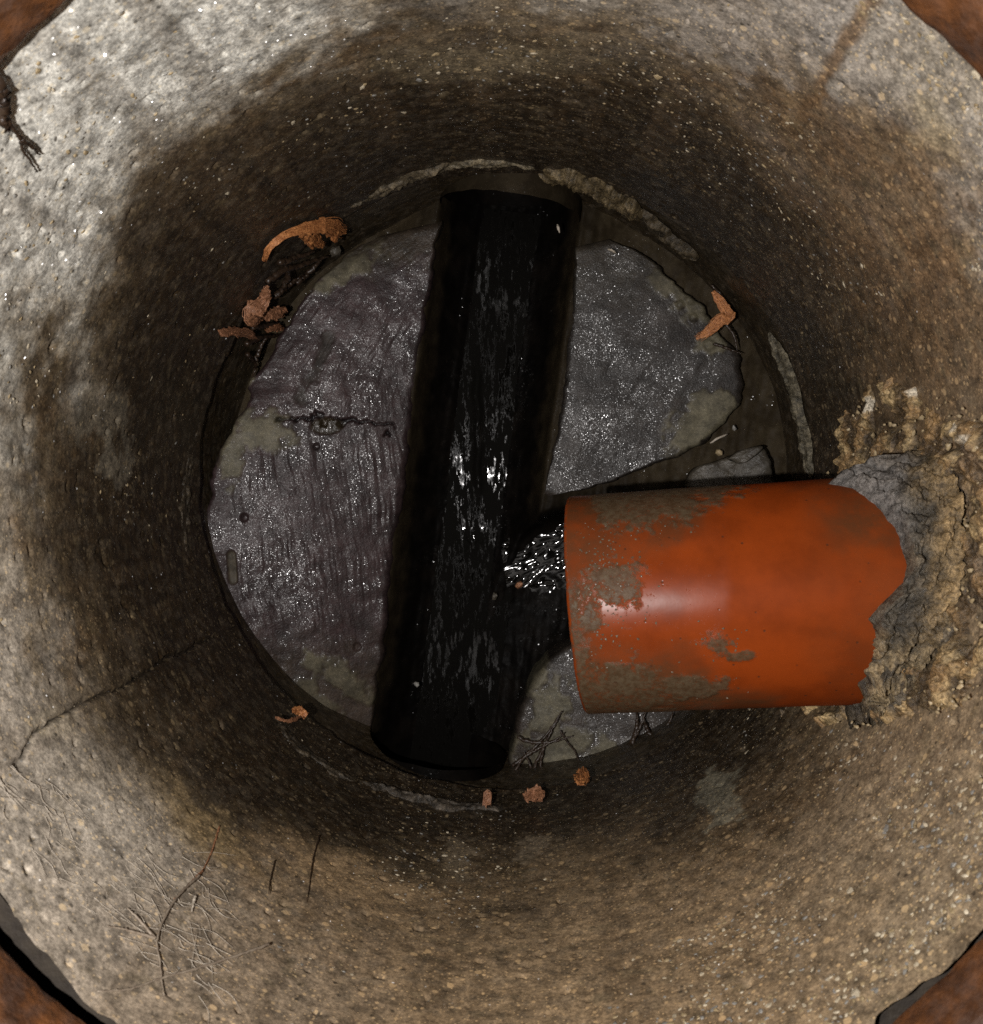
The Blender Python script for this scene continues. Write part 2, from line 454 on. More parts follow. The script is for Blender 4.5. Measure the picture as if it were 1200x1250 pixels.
    # cracks
    ck = seg_dist(X+hi*5, Y+wob2*8, [(20, 935), (45, 890), (95, 858), (150, 838), (205, 803), (262, 775)])
    k = sm(3.2, 1.0, ck); lay(k*.9, (.016, .012, .008))
    P = P * np.stack([1+k*.010, 1+k*.010, 1+k*0], -1)
    limed = np.clip(np.maximum(ang(140, 30, 26), ang(222, 24, 18)*.6)*sm(.29, .40, zt) + ang(60, 28, 25)*sm(.36, .45, zt)*.6, 0, 1)[..., None]
    tint = tint*(limed + (1-limed)*np.array([1.01, .955, .875]))
    wet = np.clip(.45 + sl*.9 + ang(137, 30, 20)*.5 + below, 0, 1)
    fleck = np.clip(.45 + .75*ang(305, 50, 40) + .3*ang(60, 60, 30) - below + wob*.9 + .25*sm(.15, .3, zz), .05, 1) * (1-below) * (1-.5*ang(137, 30, 20))
    # arched mouths where the channel passes under the wall
    sd = ch_side(P); hole = (np.hypot(sd, P[..., 2]-ZC) < RC) & (np.abs(P[..., 1]) > .18) | ((np.abs(sd) < RC) & (P[..., 2] < ZC) & (np.abs(P[..., 1]) > .18))
    keep = ~hole
    kk = np.vstack([keep, keep[:1]])
    keep = kk[:-1, :-1] & kk[1:, :-1] & kk[1:, 1:] & kk[:-1, 1:]
    return grid_obj('shaft_wall', P, WALL, shaft, True, keep, {'tint': tint, 'wet': wet, 'fleck': fleck, 'glint': np.clip(ang(137, 26, 26)*sm(.27, .40, zt)*.95 + .04*(1-below), 0, 1)})
build_wall()

# outer face and rim of the ring, its rim showing as the dark gap below the frame
def lathe(name, prof, n, m, parent, amp=0.0, fr=40, cen=(0, 0)):
    prof = np.array(prof, float)
    s = np.concatenate([[0], np.cumsum(np.linalg.norm(np.diff(prof, axis=0), axis=1))])
    k = max(int(s[-1]/.004), len(prof)); u = np.linspace(0, s[-1], k)
    pr = np.stack([np.interp(u, s, prof[:, 0]), np.interp(u, s, prof[:, 1])], 1)
    th = np.linspace(0, 2*math.pi, n, endpoint=False)
    P = np.stack([cen[0]+np.cos(th)[:, None]*pr[:, 0], cen[1]+np.sin(th)[:, None]*pr[:, 0], np.zeros((n, 1))+pr[:, 1]], -1)
    if amp:
        d = fbm(P, fr, 4)*amp
        P[..., 0] += d*np.cos(th)[:, None]; P[..., 1] += d*np.sin(th)[:, None]; P[..., 2] += fbm(P+5, fr, 3)*amp*.6
    return grid_obj(name, P, m, parent, True)
lathe('outer_face', [(.304, .486), (.345, .484), (.345, .512), (.352, .512), (.352, .20)], 180, DARK, shaft, .002)

# mouths of the buried pipe at both ends of the channel
def mouth(sgn):
    n, L = 72, 24
    a = np.linspace(0, 2*math.pi, n, endpoint=False)[:, None]
    y0 = .288*sgn
    s = np.linspace(0, .35, L)[None, :]
    base = CH_T[:2] + ax2 * ((y0-CH_T[1])/ax2[1])
    dirv = ax2 * (1 if ax2[1]*sgn > 0 else -1)
    rr = RC + .001 + .0*s
    P = np.stack([base[0]+dirv[0]*s + nx2[0]*rr*np.cos(a), base[1]+dirv[1]*s + nx2[1]*rr*np.cos(a), ZC+rr*np.sin(a)+0*s], -1)
    P = P + (fbm(P, 40, 3)*.002)[..., None]
    o = grid_obj('pipe_mouth', P, SLIME, shaft, True, None, {'dirt_and_light': np.clip(.25+.75*np.sin(a), 0, 1)*(.7 if sgn > 0 else 0)+0*s})  # brown crown paints dim light into the upper mouth so it reads open
    # the far end of the run, in the dark
    return o
mouth(1); mouth(-1)

# crust of mortar squeezed out along the joint between ring and base
def lip(pts, w, name, tintc, dz=0.0, drop=.03):
    n, k = max(80, len(pts)*40), 12
    q = resample([tuple(wall_hit(px, py, .3)) for px, py in pts], n)
    th = np.arctan2(q[:, 1], q[:, 0]); z0 = q[:, 2]
    t = np.linspace(-1, 1, k)[None, :]
    env = np.sqrt(np.clip(1-np.abs(np.linspace(-1, 1, n))**4, 0, 1))[:, None]
    B = np.stack([th[:, None]*.3+0*t, z0[:, None]+t*drop, 0*t+th[:, None]*0], -1)
    ns = fbm(B, 60, 4); n2 = fbm(B+7, 160, 3)
    wid = drop*env*(1+ns*.7)
    prof = np.sqrt(np.clip(1-t*t, 0, 1))
    r = .3045 - (w*prof*env*(1+ns*1.1) + n2*.002*prof)
    zz = z0[:, None] + t*wid*.5 + ns*.006 + dz
    P = np.stack([r*np.cos(th)[:, None], r*np.sin(th)[:, None], zz], -1)
    tint = np.array(tintc)*(1+ns[..., None]*.8)*np.clip(1+n2[..., None]*1.2, .2, 2)
    return grid_obj(name, P, MORTAR, shaft, False, None, {'tint': np.clip(tint, .01, .6)})
lip([(425, 256), (465, 232), (515, 212), (560, 203)], .008, 'mortar_lip', (.105, .082, .05), drop=.028)
lip([(540, 204), (580, 200), (625, 200), (662, 208)], .007, 'mortar_lip', (.13, .105, .065), drop=.022)
lip([(655, 212), (700, 216), (745, 236), (785, 268)], .013, 'mortar_lip', (.12, .088, .045), drop=.05)
lip([(780, 262), (815, 292), (850, 320)], .008, 'mortar_lip', (.06, .045, .026), drop=.03)
lip([(934, 408), (952, 440), (966, 480), (978, 530), (985, 585)], .007, 'mortar_lip', (.115, .098, .065), drop=.026)
lip([(250, 500), (232, 580), (230, 660), (244, 740)], .004, 'mortar_lip', (.05, .038, .024), drop=.03)
lip([(300, 830), (350, 895), (410, 940), (450, 955)], .004, 'mortar_lip', (.05, .038, .024), drop=.03)
lip([(440, 950), (500, 970), (560, 982), (620, 985)], .006, 'mortar_lip', (.055, .044, .032), drop=.02)

# ================================================================== channel, benching, water
base = thing('channel_base', (0, 0, -.2), 'cast concrete benching at the bottom, wet and split by a black open channel', 'benching')
BR0, BR1 = at(600, 690, -.12), at(930, 640, -.12)      # branch under the orange pipe
def floor_z(P):
    sd = ch_side(P)
    z = -.102 - .023*sm(RC, RC+.07, np.abs(sd))
    ns = fbm(P, 22, 4)
    z = z + ns*.006
    t = np.clip(1-(sd/RC)**2, 0, 1)
    z = np.where(np.abs(sd) < RC, np.minimum(z, ZC - RC*np.sqrt(t)), z)
    X, Y = proj(np.concatenate([P[..., :2], np.full(P.shape[:-1]+(1,), -.11)], -1))
    c = seg_dist(X, Y, BRANCH)*.00092
    rb = .088
    zb = -.098 - .07*np.sqrt(np.clip(1-(c/rb)**2, 0, 1))*sm(rb, rb*.7, c)
    return np.where(c < rb, np.minimum(z, zb), z)
BRANCH = [(1000, 690), (820, 690), (735, 692), (680, 712), (632, 760), (590, 830), (560, 900)]
def build_floor():
    n = 330
    g = np.linspace(-.315, .315, n); X, Y = np.meshgrid(g, g, indexing='ij')
    P = np.stack([X, Y, 0*X], -1)
    z = floor_z(P)
    for _ in range(3):                                   # soften the breaks
        z[1:-1, 1:-1] = (z[1:-1, 1:-1]*2 + z[:-2, 1:-1] + z[2:, 1:-1] + z[1:-1, :-2] + z[1:-1, 2:]) / 6
    P[..., 2] = z
    st = np.stack([ch_side(P)*140, (P[..., 0]*ax2[0]+P[..., 1]*ax2[1])*14, 0*z], -1)
    P[..., 2] += perlin(st)*.0016 + fbm(P, 110, 3)*.0016
    rr = np.hypot(X, Y); keep = rr < .315
    dirt_and_light = sm(.005, .03, np.abs(ch_side(P))-RC)
    dirt_and_light = np.maximum(dirt_and_light, sm(.80, .98, np.abs(ch_side(P))/RC + fbm(P, 40, 4)*.12)*.55)  # brown band paints a lit, rounded edge onto the trough sides
    bx, by = proj(P); dirt_and_light = dirt_and_light*sm(75, 120, seg_dist(bx, by, BRANCH))
    keep = keep[:-1, :-1] & keep[1:, 1:]
    return grid_obj('channel', P, SLIME, base, False, keep, {'dirt_and_light': dirt_and_light})
build_floor()

def bench(inner, outer, nu, nv, grooves, muds, label, extra=None, tone=(.04, .034, .03), relief=.8):
    I = resample([tuple(at(*p)) for p in inner], nv); O = resample([tuple(at(*p)) for p in outer], nv)
    nE = fbm(I*np.array([1, 1, 0]), 45, 4); nO = fbm(O*np.array([1, 1, 0]), 32, 4)
    u = np.linspace(0, 1, nu)[:, None, None]
    P = I[None]*(1-u) + O[None]*u
    wI = (1-u[..., 0])**6; wO = u[..., 0]**6
    dirv = O-I; dirv[:, 2] = 0; dirv /= np.linalg.norm(dirv, axis=1)[:, None] + 1e-9
    P = P + dirv[None]*((nE[None]*.006*wI + nO[None]*.014*wO)[..., None])
    X, Y = proj(P)
    G = P*np.array([1, 1, 0])
    lo = fbm(G, 14, 3); md = fbm(G, 60, 4)
    h = (lo*.004 + md*.0011)*relief
    mud = np.zeros(X.shape)
    for px, py, ra, rb, rot in muds:
        c, s = math.cos(math.radians(rot)), math.sin(math.radians(rot))
        ex, ey = ((X-px)*c + (Y-py)*s)/ra, (-(X-px)*s + (Y-py)*c)/rb
        mud = np.maximum(mud, sm(1.15, .65, np.hypot(ex, ey) + md*1.1 + lo*.4))
    gr = 0
    for (px, py, rad, angd, fx, amp) in grooves:
        a = math.radians(angd)
        al = P[..., 0]*math.cos(a) + P[..., 1]*math.sin(a); ac = -P[..., 0]*math.sin(a) + P[..., 1]*math.cos(a)
        wgt = sm(rad*1.2, rad*.4, np.hypot(X-px, Y-py))
        q = np.stack([al*12, (ac+lo*.01)*fx, 0*al], -1)
        wgt = wgt*(.25+.75*sm(-.25, .25, fbm(G+7, 26, 3)))
        gr = gr + .75*wgt*(perlin(q)*amp + perlin(q*np.array([1.7, 2.3, 1])+4)*amp*.6)
    h = h + gr*(1-mud*.8) + mud*.0012
    tint = np.zeros(P.shape) + np.array(tone)
    tint = tint*(1+lo[..., None]*.7)
    mc = np.array([.105, .092, .060])*(1+md[..., None]*.4)
    tint = tint*(1-mud[..., None]) + mc*mud[..., None]
    if extra: h, tint, mud = extra(X, Y, P, h, tint, mud, md)
    edge = np.minimum(np.minimum(u[..., 0], 1-u[..., 0])*nu/9., np.minimum(np.arange(nv), np.arange(nv)[::-1])[None, :]/9.)
    e = np.clip(edge, 0, 1); h = h - (1-np.sqrt(1-(1-e)**2))*.006
    # slimy dark line along the lip of the channel
    lipm = sm(.07, .0, u[..., 0] + md*.05)
    tint = tint*(1-.45*lipm[..., None])
    P = P.copy(); P[..., 2] += h
    def pad(A, dz):
        A = np.concatenate([A[:1], A, A[-1:]], 0); A = np.concatenate([A[:, :1], A, A[:, -1:]], 1)
        if dz:
            A = A.copy(); A[0, :, 2] -= dz; A[-1, :, 2] -= dz; A[1:-1, 0, 2] -= dz; A[1:-1, -1, 2] -= dz
        return A
    o = grid_obj('bench', pad(P, .09), BENCH, base, False, None, {'tint': np.clip(pad(tint, 0), .004, .4), 'mud': pad(mud, 0)})
    o['label'] = label
    return o

def left_extra(X, Y, P, h, tint, mud, md):
    ck = seg_dist(X+md*6, Y+md*26, [(338, 508), (368, 513), (400, 511), (425, 514), (448, 517), (480, 523)])
    k = sm(4.2, 1.2, ck + md*3); h = h - k*.006
    tint = tint*(1-.8*k[..., None])
    d = np.hypot((X-398)/22, (Y-520)/12) + md*.3
    k2 = sm(1.05, .7, d); h = h - k2*.0012
    tint = tint*(1-k2[..., None]) + np.array([.030, .021, .011])*k2[..., None]
    g = seg_dist(X, Y, [(402, 412), (390, 440), (366, 488)]); k3 = sm(11, 1, g+md*12)
    h = h - k3*.0012; mud = np.maximum(mud, k3*.9)
    tint = tint*(1-k3[..., None]) + np.array([.026, .020, .016])*k3[..., None]
    g = seg_dist(X, Y, [(282, 678), (284, 708)]); k4 = sm(7, 4, g); h = h-k4*.002; mud = np.maximum(mud, k4)
    tint = tint*(1-k4[..., None]) + np.array([.05, .040, .026])*k4[..., None]
    # dried film along the lower end and a purple-brown cast
    k5 = sm(740, 860, Y+md*60)*.6
    tint = tint*(1-k5[..., None]) + np.array([.040, .030, .017])*k5[..., None]; mud = np.maximum(mud, k5*.35)
    k6 = sm(350, 300, Y+md*40)*.7; tint = tint*(1-k6[..., None]) + np.array([.035, .027, .016])*k6[..., None]
    for hx, hy, hr in ((298, 632, 4), (386, 545, 3), (436, 790, 4)):
        kk = sm(hr+2, hr-1, np.hypot(X-hx, Y-hy)); h = h-kk*.003
    return h, tint, mud
Z = -.10
bench([(538, 268, Z), (530, 320, Z), (520, 380, Z), (510, 450, Z), (500, 540, Z), (490, 620, Z), (478, 700, Z), (468, 790, Z), (455, 870, Z), (447, 922, Z)],
      [(470, 285, -.10), (430, 305, -.09), (385, 345, -.08), (335, 415, -.07), (296, 495, -.055), (262, 575, -.042), (249, 650, -.036), (262, 745, -.038), (300, 825, -.05), (352, 890, -.07), (443, 930, -.098)],
      230, 470,
      [(400, 620, 200, 96, 210, .0008), (380, 740, 120, 122, 190, .0008), (400, 420, 120, 62, 170, .0009), (460, 330, 90, 40, 160, .0010)],
      [(312, 525, 45, 26, 0), (285, 555, 18, 38, 12), (290, 470, 14, 22, 20), (375, 838, 18, 10, 35), (420, 830, 55, 18, 35), (425, 330, 50, 14, -35), (395, 860, 26, 12, 30), (340, 380, 18, 10, -50)],
      'left bench, trowelled and glittering, cracked across the middle', left_extra, (.033, .0205, .0205))
def right_extra(X, Y, P, h, tint, mud, md):
    k = sm(395, 330, Y+md*50)*.5
    tint = tint*(1-k[..., None]) + np.array([.035, .028, .018])*k[..., None]
    for hx, hy, hr in ((842, 366, 5), (858, 372, 5), (865, 421, 6), (830, 372, 4), (846, 388, 4)):
        kk = sm(hr+3, hr-2, np.hypot(X-hx, Y-hy)); h = h+kk*.0025
    return h, tint, mud
bench([(702, 300, Z), (697, 370, Z), (690, 440, Z), (681, 510, Z), (672, 560, Z), (664, 604, Z)],
      [(745, 290, -.10), (800, 322, -.10), (862, 380, -.10), (905, 445, -.098), (908, 482, -.098), (868, 535, -.098), (800, 568, -.098), (735, 590, -.10), (668, 606, -.10)],
      170, 260, [(780, 480, 150, 52, 90, .0006)],
      [(860, 505, 50, 24, -18), (838, 532, 36, 20, -25), (848, 370, 34, 22, 30), (872, 420, 20, 16, 0), (815, 350, 30, 14, 40)],
      'bench on the right of the channel, dark grey with a tan mud smear', right_extra, (.021, .0165, .0135), .5)
bench([(716, 772, Z), (690, 792, Z), (662, 815, Z), (643, 845, Z), (630, 880, Z), (622, 920, Z), (617, 955, Z)],
      [(880, 790, -.09), (870, 840, -.09), (838, 868, -.088), (800, 905, -.086), (755, 938, -.085), (705, 962, -.088), (640, 972, -.094)],
      130, 190, [(700, 850, 120, 70, 90, .0004)],
      [(672, 870, 26, 42, 20), (680, 915, 55, 36, 0), (655, 830, 14, 26, 20), (740, 925, 30, 22, 0)],
      'small corner bench below the orange pipe, half covered with mud', None, (.029, .022, .017), .7)

def build_water():
    n1, n2 = 420, 130
    L = np.linspace(-.02, .66, n1)[:, None]; c = np.linspace(-.058, .058, n2)[None, :]
    X = CH_T[0]+ax2[0]*L+nx2[0]*c; Y = CH_T[1]+ax2[1]*L+nx2[1]*c
    P = np.stack([X, Y, np.zeros_like(X)-.1645], -1)
    px, py = proj(P)
    flow = perlin(np.stack([c*190+0*L, L*16+0*c, 0*X], -1))
    chop = fbm(P, 55, 3)
    jn = np.exp(-(((px-668)/42)**2 + ((py-690)/30)**2)) + .5*np.exp(-(((px-577)/16)**2 + ((py-660)/12)**2))
    P[..., 2] += flow*.00010 + chop*.00022 + ridge(P, 75, 2)*(.004*jn) + fbm(P, 130, 2)*.00008
    P[..., 2] += .0022*np.exp(-((px-(583+6*perlin(np.stack([L*30+0*c, 0*X, 0*X], -1))))/5)**2)*sm(420, 480, py)*sm(640, 570, py)
    o = grid_obj('water', P, WATER)
    return tag(o, 'shallow black water running along the open channel', 'water', None, 'structure')
build_water()
def build_inflow():
    n1, n2 = 150, 90
    d = BR1[:2]-BR0[:2]; d = d/np.linalg.norm(d); nn = np.array([-d[1], d[0]])
    L = np.linspace(.012, .22, n1)[:, None]; c = np.linspace(-.05, .05, n2)[None, :]
    X = BR0[0]+d[0]*L+nn[0]*c; Y = BR0[1]+d[1]*L+nn[1]*c
    P = np.stack([X, Y, -.155+.008*sm(.05, .14, L)+0*c], -1)
    P[..., 2] += perlin(np.stack([L*60+0*c, c*80+0*L, 0*X], -1))*.001 + fbm(np.stack([L*60+c*40, c*130-L*50, 0*X], -1), 0.62, 2)*.0036*sm(.10, .05, np.hypot((L-.062)*.8, c))
    el = np.hypot((L-.058)/.055, (c+.002)/.040) + fbm(P, 50, 3)*.5; kp = (el < 1) | (L > .085)
    kp = kp[:-1, :-1] & kp[1:, 1:]
    o = grid_obj('water', P, SPILL, None, False, kp)
    return tag(o, 'rippled trickle spilling from under the orange pipe into the channel', 'water', None, 'structure')
build_inflow()

# ================================================================== rough mortar round the pipe
A = at(706, 737, .214); Bp = at(1020, 721, .238)
PA = (Bp-A)/np.linalg.norm(Bp-A); PS = np.array([PA[1], -PA[0], 0.0]); PS = PS if PS[1] < 0 else -PS
RP = .082
PU = np.cross(PS, PA); PU = PU if PU[2] > 0 else -PU
def pipe_pt(s, phi, r):
    return A + PA*np.asarray(s)[..., None] + np.asarray(r)[..., None]*(np.cos(phi)[..., None]*PU + np.sin(phi)[..., None]*PS)
def pipe_hit(px, py):
    r = ray(px, py); o = CAM-A
    o2 = o-PA*o.dot(PA); r2 = r-PA*r.dot(PA)
    a, b, c = r2.dot(r2), 2*o2.dot(r2), o2.dot(o2)-RP*RP
    dsc = max(b*b-4*a*c, 0); t = (-b-math.sqrt(dsc))/(2*a)
    p = CAM+r*t-A; s = p.dot(PA)
    return math.atan2(p.dot(PS), p.dot(PU)), s

PATCH = [(985, 600), (1000, 560), (1018, 520), (1040, 500), (1058, 470), (1090, 462), (1120, 470), (1165, 492), (1215, 505), (1260, 560), (1280, 700), (1230, 830),
         (1160, 872), (1110, 880), (1062, 892), (1010, 892), (965, 872), (985, 845), (1000, 700)]
def build_patch():
    n, k = 400, 400
    th = np.radians(np.linspace(-48, 26, n))[:, None]; z = np.linspace(.08, .44, k)[None, :]
    B = np.stack([.3*np.cos(th)+0*z, .3*np.sin(th)+0*z, z+0*th], -1)
    X, Y = proj(B)
    w1 = fbm(B, 30, 4); w2 = fbm(B, 90, 4)
    sd = poly_in(X, Y, PATCH) + w1*34 + w2*20
    mk = sm(-3, 14, sd)
    rd = ridge(B, 26, 5); lump = fbm(B+2, 16, 4)
    inw = mk*(.004 + lump*.014 + (rd-.5)*.012 + fbm(B, 130, 3)*.004) - (1-mk)*.012
    r = .3 - inw
    P = np.stack([r*np.cos(th), r*np.sin(th), z+0*th+w2*.004], -1)
    v = fbm(B+11, 40, 5)
    tint = np.zeros(P.shape)+np.array([.225, .138, .060])
    t1 = sm(-.15, .25, v); tint = tint*(1-t1[..., None]) + np.array([.33, .235, .115])*t1[..., None]
    t2 = sm(.05, .30, fbm(B+21, 24, 4)); tint = tint*(1-.8*t2[..., None]) + np.array([.105, .075, .048])*.8*t2[..., None]
    t3 = sm(.64, .44, rd); tint = tint*(1-.8*t3[..., None]) + np.array([.045, .030, .016])*.8*t3[..., None]  # shade between the lumps put into the colour
    # grey pockets of fresh cement
    for px, py, ra in ((1150, 600, 34), (1140, 680, 30), (1150, 780, 28), (1120, 760, 26), (1085, 850, 30)):
        d = np.hypot(X-px, Y-py) + w1*30
        g = sm(ra, ra*.5, d)*.8; tint = tint*(1-g[..., None]) + np.array([.075, .066, .054])*g[..., None]
    for px, py, ra in ((1063, 492, 10), (1055, 483, 8), (1112, 465, 11), (1122, 474, 9), (1108, 455, 8), (1172, 520, 9), (1190, 535, 10)):
        g = sm(ra, ra*.4, np.hypot(X-px, Y-py)+w2*12); tint = tint*(1-g[..., None]) + np.array([.50, .44, .34])*g[..., None]
    keep = sd > -16
    keep = keep[:-1, :-1] & keep[1:, 1:] & keep[:-1, 1:] & keep[1:, :-1]
    o = grid_obj('rough_mortar', P, MORTAR, shaft, False, keep, {'tint': tint})
    o['label'] = 'broken tan mortar filling the hole cut for the orange pipe'
build_patch()

def build_collar():
    edge = [(1000, 590), (1036, 596), (1070, 622), (1094, 652), (1106, 690), (1099, 712), (1072, 738), (1058, 756), (1068, 785), (1056, 812), (1048, 838)]
    hp = sorted(pipe_hit(*e) for e in edge)
    ph = [h[0] for h in hp]; ss = [h[1] for h in hp]
    n, k = 420, 90
    phi = np.linspace(-math.pi, math.pi, n)[:, None]; t = np.linspace(0, 1, k)[None, :]
    rim = lambda q: np.sqrt(np.clip(.3**2 - (A[1]+q*PS[1])**2, 0, None)) - A[0]
    wallS = rim(np.sin(phi)*RP)
    s0 = np.interp(phi[:, 0], ph, ss, left=1e3, right=1e3)[:, None]
    s0 = np.minimum(s0, wallS-.004)
    fr = np.stack([np.cos(phi)*.1+0*t, np.sin(phi)*.1+0*t, t*.05+0*phi], -1)
    s0 = s0 + fbm(fr[:, :1]*np.array([1, 1, 0]), 60, 5, .65)*.007*(.35+sm(.0, .3, phi))
    flare = (.009+.012*sm(-.3, -.7, phi))*(.75+.35*fbm(fr[:, :1]*np.array([1, 1, 0])+3, 18, 3))
    r = RP-.002 + .010*sm(0, .18, t) + flare*t**1.6
    ns = fbm(fr+4, 42, 4); n2 = fbm(fr+9, 130, 4); rd = ridge(fr, 40, 4)
    low = sm(.10, .45, phi+ns*.4)
    r = r + sm(0, .15, t)*(ns*.012 + n2*.010 + low*(rd-.5)*.016 + (rd-.6)*.004)
    r = np.maximum(r, RP + .004*sm(.0, .10, t) - .002)
    send = rim(np.sin(phi)*r) + .012
    s = s0 + (send-s0)*t
    P = pipe_pt(s, phi+0*t, r)
    P = P + (sm(0, .1, t)*n2*.003)[..., None]*PA
    X, Y = proj(P)
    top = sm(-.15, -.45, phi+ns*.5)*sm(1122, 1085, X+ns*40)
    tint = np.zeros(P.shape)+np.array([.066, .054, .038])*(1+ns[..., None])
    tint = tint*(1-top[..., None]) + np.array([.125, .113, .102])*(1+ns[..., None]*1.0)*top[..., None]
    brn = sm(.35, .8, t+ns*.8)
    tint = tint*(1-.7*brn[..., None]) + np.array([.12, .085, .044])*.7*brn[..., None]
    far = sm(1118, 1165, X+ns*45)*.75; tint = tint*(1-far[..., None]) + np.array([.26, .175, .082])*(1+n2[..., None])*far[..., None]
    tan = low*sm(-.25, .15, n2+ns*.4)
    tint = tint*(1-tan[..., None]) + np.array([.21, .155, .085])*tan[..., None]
    dk = sm(.75, 1.1, phi+ns*.3); tint = tint*(1-.8*dk[..., None]) + np.array([.035, .028, .02])*.8*dk[..., None]  # dark hole at the pipe's lower side painted into the colour
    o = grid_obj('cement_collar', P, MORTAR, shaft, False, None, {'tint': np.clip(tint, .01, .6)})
    o['label'] = 'lumpy grey cement collar sealing the orange pipe into the wall'
build_collar()

# ================================================================== the orange pipe
pipe = thing('drain_pipe', A.tolist(), 'orange plastic drain pipe jutting from the right wall, streaked with dried mud', 'pipe')
def mud_mask(X, Y, P):
    n = fbm(P, 45, 6, .62); n2 = fbm(P+5, 120, 5, .62)
    m = np.zeros(X.shape)
    def add(v): 
        nonlocal m
        m = np.maximum(m, v)
    q = n*60 + n2*28
    add(sm(22, -22, Y - (650 - sm(780, 930, X)*46 + sm(740, 690, X)*-26) + q)*sm(935, 880, X+q*.6)*sm(712, 735, X+q*.4))
    add(sm(-26, 34, Y - (846 - sm(880, 740, X)*30) + q*1.3)*sm(900, 800, X+q)*.8)
    add(sm(16, -12, X - (714 + sm(700, 860, Y)*18) + q*.8)*sm(690, 730, Y+q*.3)*.8)
    for px, py, ra, rb in ((752, 712, 34, 30), (880, 788, 22, 16), (905, 800, 24, 8), (770, 830, 46, 26), (720, 745, 18, 30), (845, 840, 50, 18)):
        add(sm(1.5, .4, np.hypot((X-px)/ra, (Y-py)/rb) + n*1.1 + n2*.9))
    add(sm(.22, .45, n2+n*.5)*.5*sm(1000, 740, X))
    return m
def build_pipe():
    n, k = 420, 300
    phi = np.linspace(-math.pi, math.pi, n, endpoint=False)[:, None]
    prof = [(.55, RP-.0055), (.20, RP-.0055), (.02, RP-.0055), (.002, RP-.0054), (.0, RP-.0045), (-.0003, RP-.003), (0.0, RP-.0012), (.0012, RP-.0002)]
    so = np.concatenate([[p[0] for p in prof], np.linspace(.0022, .40, k)])
    ro = np.concatenate([[p[1] for p in prof], np.full(k, RP)])
    s = so[None, :]+0*phi; r = ro[None, :]+0*phi
    s = s + (.002*np.sin(phi-.3) + fbm(np.stack([np.cos(phi)*.08, np.sin(phi)*.08, 0*phi], -1), 60, 3)*.0008)*sm(.3, .0, s)
    P = pipe_pt(s, phi+0*s, r)
    X, Y = proj(P)
    outer = np.concatenate([np.zeros(len(prof)), np.ones(k)])[None, :]+0*phi
    vis = outer*sm(-.1, .1, np.cos(phi))
    mud = (mud_mask(X, Y, P)*.85)*vis + (1-vis)*.4
    r = r + outer*(sm(.45, .65, mud)*.0006 + fbm(P, 20, 2)*.0006)
    P = pipe_pt(s, phi+0*s, r)
    gloss = sm(895, 872, X + fbm(P, 60, 3)*14)*.85 + .15
    nf = fbm(P+13, 18, 4)*90
    film = np.maximum.reduce([sm(35, -35, Y-640+sm(760, 960, X)*70+nf)*.9, sm(-40, 40, Y-805-sm(760, 980, X)*60+nf)*.95, sm(45, -10, X-722+nf*.6)*.75, sm(1.3, .3, np.hypot((X-1040)/70, (Y-640)/50)+nf*.01)*.8, sm(960, 1090, X+nf)*.3])*vis
    return grid_obj('pipe_wall', P, PIPE, pipe, True, None, {'mud': mud, 'gloss': gloss, 'film': film}), (X, Y)
build_pipe()

# low-poly stones shared by everything gritty
def stone_shape(seed, flat=.55):
    r2 = np.random.default_rng(seed)
    t = (1+5**.5)/2
    V = np.array([(-1, t, 0), (1, t, 0), (-1, -t, 0), (1, -t, 0), (0, -1, t), (0, 1, t), (0, -1, -t), (0, 1, -t), (t, 0, -1), (t, 0, 1), (-t, 0, -1), (-t, 0, 1)], float)
    V /= np.linalg.norm(V[0]); V *= r2.uniform(.6, 1.15, (12, 1)); V *= np.array([1, r2.uniform(.55, .9), flat])
    T = np.array([(0, 11, 5), (0, 5, 1), (0, 1, 7), (0, 7, 10), (0, 10, 11), (1, 5, 9), (5, 11, 4), (11, 10, 2), (10, 7, 6), (7, 1, 8), (3, 9, 4), (3, 4, 2), (3, 2, 6), (3, 6, 8), (3, 8, 9), (4, 9, 5), (2, 4, 11), (6, 2, 10), (8, 6, 7), (9, 8, 1)])
    return V, T
SHAPES = [stone_shape(k) for k in range(8)]
def frame_at(nrm, spin):
    n = np.asarray(nrm, float); n = n/np.linalg.norm(n)
    a = np.cross(n, [0, 0, 1.0]) if abs(n[2]) < .9 else np.cross(n, [1.0, 0, 0]); a /= np.linalg.norm(a); b = np.cross(n, a)
    c, s_ = math.cos(spin), math.sin(spin)
    return np.stack([a*c+b*s_, -a*s_+b*c, n], 1)
def grains(spots, name, m, parent):
    """many tiny stones in one mesh: spots = (position, normal, size)"""
    bd = Build()
    for p, nrm, sz in spots:
        V, T = SHAPES[random.randrange(8)]
        bd.add((frame_at(nrm, random.uniform(0, 6.28)) @ (V*sz).T).T + p, None, T)
    o = obj(name, bd.mesh(name, False), m, parent); o['kind'] = 'stuff'; return o
sp = []
while len(sp) < 420:
    if random.random() < .6: px, py = random.gauss(742, 22), random.gauss(722, 34)
    else:
        px, py = random.choice([(880, 788), (770, 850), (730, 800), (720, 840), (850, 840), (730, 650), (810, 625)])
        px += random.gauss(0, 26); py += random.gauss(0, 16)
    if not (702 < px < 930 and 612 < py < 856): continue
    ph, s_ = pipe_hit(px, py)
    if s_ < .004: continue
    nrm = np.cos(ph)*PU + np.sin(ph)*PS
    sp.append((A+PA*s_+nrm*(RP+.0002), nrm, random.uniform(.0004, .0013)))
grains(sp, 'mud_grains', simple('dry_mud', (.13, .10, .065), (.075, .055, .033), 300, (.25, .5), (.3, .001, 600)), pipe)

